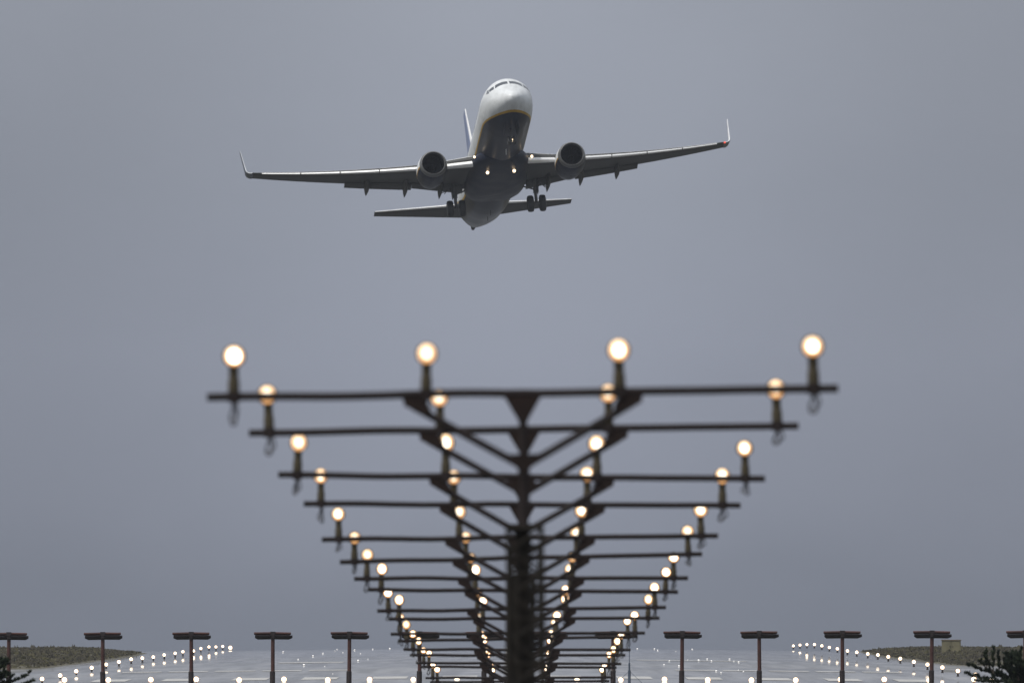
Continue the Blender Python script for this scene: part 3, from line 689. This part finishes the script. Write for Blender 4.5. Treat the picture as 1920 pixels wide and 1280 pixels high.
    def lathe(prof, flat=.0, n=40):
        return [[(ex + rr * math.cos(2 * math.pi * k / n), ey + yy, ez + rr * math.sin(2 * math.pi * k / n) * (1 - flat * (math.sin(2 * math.pi * k / n) < 0))) for k in range(n)] for rr, yy in prof]
    bb = MB(); bb.rings(lathe([(.985, .34), (1.04, .7), (1.075, 1.2), (1.085, 1.8), (1.06, 2.5), (.98, 3.2), (.84, 3.9), (.80, 3.95), (.74, 3.9), (.85, 2.6)], .04), False); bb.build('cowl', M['cowl'], en, 40)
    bb = MB(); bb.rings(lathe([(.80, .42), (.785, .25), (.785, .12), (.80, .05), (.835, 0), (.875, .02), (.915, .10), (.955, .22), (.99, .35), (.985, .36)], .04), False); bb.build('intake_lip', M['lip'], en, 50)
    bb = MB(); bb.rings(lathe([(.795, .40), (.77, .7), (.775, 1.15), (.775, 1.5)], .03), False); bb.build('intake_duct', M['dark_metal'], en, 40)
    bb = MB()
    for k in range(24):
        a = 2 * math.pi * k / 24; u = Vector((math.cos(a), 0, math.sin(a))); v = Vector((-math.sin(a), 0, math.cos(a))); o_ = Vector((ex, ey + 1.1, ez))
        bb.add([o_ + u * .22 - v * .03, o_ + u * .22 + v * .03 + Vector((0, .1, 0)), o_ + u * .765 + v * .085 + Vector((0, .14, 0)), o_ + u * .765 - v * .055], [(0, 1, 2, 3)])
    bb.rings(lathe([(.775, 1.42), (.2, 1.42)], .03), False); bb.build('fan', M['dark_metal'], en, 0)
    bb = MB(); bb.rings(lathe([(.01, .72), (.10, .80), (.18, .95), (.235, 1.12), (.235, 1.4)])); bb.build('spinner', M['dark_metal'], en, 40)
    bb = MB(); bb.rings(lathe([(.66, 3.2), (.62, 4.1), (.5, 4.8), (.40, 5.1), (.36, 5.0)]), False); bb.build('core_nozzle', M['dark_metal'], en, 40)
    bb = MB(); bb.rings(lathe([(.37, 4.7), (.30, 5.1), (.14, 5.6), (.02, 5.8)])); bb.build('exhaust_cone', M['dark_metal'], en, 40)
    bb = MB(); bb.rings([[(ex + q * wd_, y, z_) for q, z_ in ((-1, zt), (1, zt), (1, zb2), (-1, zb2))] for y, wd_, zt, zb2 in
              ((ey + .9, .05, ez + 1.13, ez + .9), (ey + 1.8, .16, ez + 1.30, ez + .9), (ey + 3.4, .20, ez + 1.30, ez + .7), (ey + 5.4, .18, ez + 1.0, ez + .55), (ey + 7.0, .06, ez + .8, ez + .62))])
    bb.build('pylon', M['wing_grey'], en, 0)
    # main gear
    g = empty('landing_gear', (0, 0, 0)); g.parent = air
    gx, gy, gz = s * 2.90, 19.6, -3.12
    bb = MB(); bb.tube([(s * 2.95, 19.45, -1.25), (gx, gy, -2.35)], .17, 12); bb.tube([(gx, gy, -2.35), (gx, gy, gz)], .115, 12); bb.tube([(gx - .5, gy, gz), (gx + .5, gy, gz)], .07, 10)
    bb.tube([(gx, gy - .12, -2.3), (gx, gy - .42, -2.65), (gx, gy - .1, -3.05)], .04, 8); bb.build('strut', M['gear'], g)
    bb = MB(); bb.tube([(gx, gy, -2.1), (gx - s * 1.1, gy, -1.7), (gx - s * 1.5, gy, -1.5)], .055, 8); bb.build('side_brace', M['gear'], g)
    bb = MB(); bb.tube([(gx, gy, -1.95), (gx + s * .45, gy + .1, -1.72), (gx + s * 1.0, gy + .2, -1.85)], [.05, .04, .03], 8); bb.tube([(gx + s * .3, gy, -1.5), (gx + s * .75, gy + .1, -1.95)], .03, 6); bb.build('retraction_link', M['gear'], g)
    bb = MB(); bb.prism([(gx + s * .20, gy - .55, -1.4), (gx + s * .20, gy + .5, -1.4), (gx + s * .17, gy + .4, -2.35), (gx + s * .17, gy - .4, -2.35)], (s * .03, 0, 0)); bb.build('gear_door', M['wing_grey'], g, 0)
    for q in (-1, 1):
        cx_ = gx + q * .435; n = 28
        bb = MB(); bb.rings([[(cx_ + xx, gy + rr * math.cos(2 * math.pi * k / n), gz + rr * math.sin(2 * math.pi * k / n)) for k in range(n)] for rr, xx in
             ((.30, -.17), (.46, -.23), (.55, -.20), (.59, -.12), (.60, 0), (.59, .12), (.55, .20), (.46, .23), (.30, .17))], True); bb.build('wheel', M['black'], g, 40)
        bb = MB(); bb.rings([[(cx_ + xx, gy + rr * math.cos(2 * math.pi * k / n), gz + rr * math.sin(2 * math.pi * k / n)) for k in range(n)] for rr, xx in ((.27, -.165), (.29, -.155), (.29, .155), (.27, .165))], True); bb.build('wheel_hub', M['gear'], g, 40)
    # horizontal stabiliser
    bb = MB(); rg = []
    for t in [i / 8 for i in range(9)]:
        ax = .4 + 6.77 * t; c = 3.75 - 2.55 * t; le = 32.9 + 4.2 * t; z = .90 + 1.05 * t
        rg.append([(s * ax, le + u * c, z + v * c * .8) for u, v in AF])
    bb.rings(rg); hs = bb.build('tailplane', M['wing_grey'], air, 40)
    bb = MB(); rg = []
    for t in [i / 8 for i in range(9)]:
        ax = 1.0 + 6.15 * t; tt = (ax - .4) / 6.77; c = 3.75 - 2.55 * tt; le = 32.9 + 4.2 * tt; z = .90 + 1.05 * tt
        rg.append([(s * ax, le + (u - .003) * c - .012, z + v * c * .84 + .004) for u, v in [p for p in AF if p[0] < .055]])
    bb.rings(rg); bb.build('leading_edge', M['metal'], hs, 50)

# fin
def fin_c(t): return 29.9 + 6.55 * t + (0 if t > .12 else -1.9 * (1 - t / .12) ** 1.6), 36.9 + 1.55 * t
def fin_mat():
    m = bpy.data.materials.new('fin_paint'); m.use_nodes = True; t = m.node_tree; b = t.nodes['Principled BSDF']
    tc = t.nodes.new('ShaderNodeTexCoord'); sp = t.nodes.new('ShaderNodeSeparateXYZ'); t.links.new(tc.outputs['Object'], sp.inputs[0])
    mr = t.nodes.new('ShaderNodeMapRange'); mr.inputs['From Min'].default_value = 1.5; mr.inputs['From Max'].default_value = 9.5; t.links.new(sp.outputs[2], mr.inputs[0])
    r = t.nodes.new('ShaderNodeValToRGB'); r.color_ramp.interpolation = 'CONSTANT'; e = r.color_ramp.elements
    e[0].color = (.70, .72, .75, 1); e[1].position = .17; e[1].color = (.62, .38, .04, 1); k = e.new(.27); k.color = (.16, .21, .36, 1)
    t.links.new(mr.outputs[0], r.inputs[0]); t.links.new(r.outputs[0], b.inputs['Base Color']); b.inputs['Roughness'].default_value = .3
    return m
FM = fin_mat()
bb = MB(); rg = []
for i in range(17):
    t = i / 16; le, te = fin_c(t); z = 1.7 + 7.35 * t; c = te - le
    rg.append([(v * c * .52, le + u * c, z) for u, v in [(u, v - .018 * math.sin(math.pi * u)) for u, v in AF]])
bb.rings(rg); fin = bb.build('tail_fin', FM, air, 40)
bb = MB(); rg = []
for i in range(3, 17):
    t = i / 16; le, te = fin_c(t); z = 1.7 + 7.35 * t; c = te - le
    rg.append([((v - .018 * math.sin(math.pi * u)) * c * .56, le + (u - .004) * c - .02, z) for u, v in AF if u < .13])
bb.rings(rg); bb.build('leading_edge', M['metal'], fin, 50)
# tail cone end, antennas, nose gear, lamps
bb = MB(); bb.rings([[(rr * math.cos(2 * math.pi * k / 16), y, z_ + rr * math.sin(2 * math.pi * k / 16)) for k in range(16)] for y, rr, z_ in ((37.5, .30, .92), (38.4, .22, .82), (39.0, .13, .74), (39.05, .07, .74))])
bb.build('exhaust_pipe', M['dark_metal'], air, 40)
for y, z_, h in ((8.5, -2.04, .35), (24.5, -2.0, .32), (27, -1.72, .3)):
    bb = MB(); bb.prism([(0, y, z_ + .05), (0, y + .35, z_ + .05), (0, y + .42, z_ - h), (0, y + .25, z_ - h)], (.03, 0, 0)); bb.build('blade_antenna', M['white_paint'] if y < 10 else M['dark_metal'], air, 0)
ng = empty('nose_gear', (0, 0, 0)); ng.parent = air
bb = MB(); bb.tube([(0, 4.0, -1.85), (0, 3.75, -2.55)], .08, 10); bb.tube([(0, 3.75, -2.55), (0, 3.68, -2.85)], .055, 10); bb.tube([(-.2, 3.68, -2.85), (.2, 3.68, -2.85)], .04, 8); bb.build('strut', M['gear'], ng)
for q in (-1, 1):
    cx_ = q * .2; n = 20
    bb = MB(); bb.rings([[(cx_ + xx, 3.68 + rr * math.cos(2 * math.pi * k / n), -2.85 + rr * math.sin(2 * math.pi * k / n)) for k in range(n)] for rr, xx in ((.15, -.08), (.28, -.09), (.34, 0), (.28, .09), (.15, .08))]); bb.build('wheel', M['black'], ng, 40)
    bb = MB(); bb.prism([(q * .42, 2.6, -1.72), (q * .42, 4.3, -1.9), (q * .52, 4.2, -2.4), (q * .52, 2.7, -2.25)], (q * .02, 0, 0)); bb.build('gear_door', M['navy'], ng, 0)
def lampdisc(x, y, z, r, parent=air):
    bb = MB(); bb.rings([[(x + rr * math.cos(2 * math.pi * k / 14), y + yy, z + rr * math.sin(2 * math.pi * k / 14)) for k in range(14)] for rr, yy in ((r * .9, .12), (r, .02), (r * .75, -.03), (r * .1, -.05))])
    return bb.build('landing_light', M['headlight'], parent, 50)
lampdisc(.12, 3.95, -2.72, .095)
lampdisc(-1.0, 13.4, -2.33, .115); lampdisc(.92, 13.4, -2.33, .115)
lampdisc(-1.95, 12.2, -1.45, .08); lampdisc(1.60, 12.55, -1.50, .085); lampdisc(2.25, 13.1, -1.42, .09)

# ------------------------------------------------------------------ pines in the lower corners
def needle_mat():
    m = bpy.data.materials.new('pine_needles'); m.use_nodes = True; t = m.node_tree; b = t.nodes['Principled BSDF']
    tc = t.nodes.new('ShaderNodeTexCoord'); n = t.nodes.new('ShaderNodeTexNoise'); n.inputs['Scale'].default_value = 3; n.inputs['Detail'].default_value = 3
    t.links.new(tc.outputs['Object'], n.inputs['Vector']); r = t.nodes.new('ShaderNodeValToRGB')
    r.color_ramp.elements[0].position = .35; r.color_ramp.elements[0].color = (.012, .018, .012, 1); r.color_ramp.elements[1].position = .7; r.color_ramp.elements[1].color = (.030, .042, .022, 1)
    t.links.new(n.outputs[0], r.inputs[0]); t.links.new(r.outputs[0], b.inputs['Base Color']); b.inputs['Roughness'].default_value = .8; b.inputs['Specular IOR Level'].default_value = .15
    return m
M['needles'] = needle_mat()
def pine(cx, cy, ztop, zbase, shoots, label, seed, full=1.0):
    r = random.Random(seed); H = ztop - zbase
    root = empty('pine_tree', (cx, cy, zbase)); tag(root, label, 'tree')
    wood = MB(); wood.tube([(0, 0, -.3), (.03, .02, H * .35), (-.04, 0, H * .7), (0, 0, H * .985)], [.17, .13, .08, .012], 9)
    fol = MB()
    def tuft(p, dr, ln):
        for k in range(11):
            v = (dr + Vector((r.uniform(-.75, .75), r.uniform(-.75, .75), r.uniform(-.35, .75)))).normalized() * ln * r.uniform(.6, 1.1)
            sd = v.cross(Vector((r.uniform(-1, 1), r.uniform(-1, 1), r.uniform(-1, 1)))).normalized() * ln * .17
            fol.add([p - sd, p + sd, p + v * .7 + sd * .7, p + v, p + v * .7 - sd * .7], [(0, 1, 2, 3, 4)])
    def limb(p0, p1, rad, ln, dens):
        mid = (p0 + p1) / 2 - Vector((0, 0, .06 * (p1 - p0).length)); pts = [p0, p0.lerp(mid, .5), mid, mid.lerp(p1, .6), p1]
        wood.tube(pts, [rad, rad * .85, rad * .6, rad * .4, rad * .2], 5)
        n = max(3, int((p1 - p0).length * dens))
        for i in range(n):
            t = .25 + .75 * (i + r.random()) / n; q = (p0.lerp(mid, t * 2) if t < .5 else mid.lerp(p1, t * 2 - 1))
            dr = (p1 - p0).normalized()
            tuft(q + Vector((r.uniform(-.02, .02),) * 3), dr * .5 + Vector((0, 0, .5)), ln)
        tuft(p1, (p1 - p0).normalized(), ln)
    z = H * .25
    while z < H * .97:
        f = 1 - z / H; reach = .25 + 2.1 * f ** .8
        for k in range(7):
            an = r.uniform(0, 6.28); rc = reach * r.uniform(.55, 1.05) * full; p0 = Vector((0, 0, z)); p1 = Vector((math.cos(an) * rc, math.sin(an) * rc, z + rc * r.uniform(.15, .6)))
            limb(p0, p1, .02 + .02 * f, .15, 14)
            for q in range(3):
                t = r.uniform(.4, .9); s0 = p0.lerp(p1, t); a2 = an + r.uniform(-1, 1); l2 = rc * r.uniform(.2, .4)
                limb(s0, s0 + Vector((math.cos(a2) * l2, math.sin(a2) * l2, l2 * r.uniform(.3, 1.0))), .012, .14, 18)
        z += .22 + .1 * r.random()
    for (ax, az, bx, bz) in shoots:                # the particular limbs and shoots that stand out of the crown
        y_ = r.uniform(-.3, .1); limb(Vector((ax - cx, y_, az - zbase)), Vector((bx - cx, y_ - .05, bz - zbase)), .016, .085, 34)
    wood.build('trunk', M['bark'], root); fol.build('crown', M['needles'], root, 0)
def PX(d, *q):
    o = []
    for ax, ay, bx, by in q: a, c = px(ax, ay, d), px(bx, by, d); o.append((a.x, a.z, c.x, c.z))
    return o
d = 640; c = px(1936, 1206, d)
pine(c.x, d, c.z, zp(d), PX(d, (1880, 1262, 1815, 1246), (1850, 1256, 1850, 1220), (1862, 1262, 1862, 1214), (1874, 1262, 1872, 1222), (1850, 1252, 1838, 1240), (1896, 1262, 1895, 1228), (1880, 1275, 1812, 1262),
     (1900, 1275, 1830, 1275), (1860, 1258, 1846, 1226), (1880, 1270, 1852, 1256), (1905, 1250, 1915, 1216), (1890, 1260, 1882, 1236), (1900, 1275, 1888, 1242), (1910, 1275, 1902, 1236), (1915, 1260, 1908, 1228), (1890, 1285, 1870, 1258),
     (1930, 1262, 1896, 1256), (1930, 1275, 1880, 1268), (1930, 1250, 1900, 1244), (1918, 1284, 1912, 1256), (1876, 1284, 1862, 1266)),
     'dark pine tree top at the lower right corner, in front of the runway lights', 31, 1.15)
c = px(-14, 1232, d)
pine(c.x, d, c.z, zp(d), PX(d, (0, 1282, 50, 1266), (10, 1282, 24, 1266), (45, 1270, 56, 1260), (30, 1288, 62, 1276), (5, 1270, 8, 1252), (0, 1262, 14, 1262)),
     'dark pine tree top at the lower left corner, mostly outside the frame', 32)

# ------------------------------------------------------------------ haze
hz = MB(); hz.box((0, 2000, 32), (9000, 11000, 84))
hm = bpy.data.materials.new('haze_air'); hm.use_nodes = True; t = hm.node_tree; t.nodes.remove(t.nodes['Principled BSDF'])
v = t.nodes.new('ShaderNodeVolumePrincipled'); v.inputs['Color'].default_value = (.62, .68, .78, 1); v.inputs['Density'].default_value = 2.5e-5; v.inputs['Anisotropy'].default_value = 0
t.links.new(v.outputs[0], t.nodes['Material Output'].inputs['Volume'])
ho = hz.build('haze', hm, smooth=0); tag(ho, 'thin grey haze in the air over the runway', 'haze', kind='stuff')
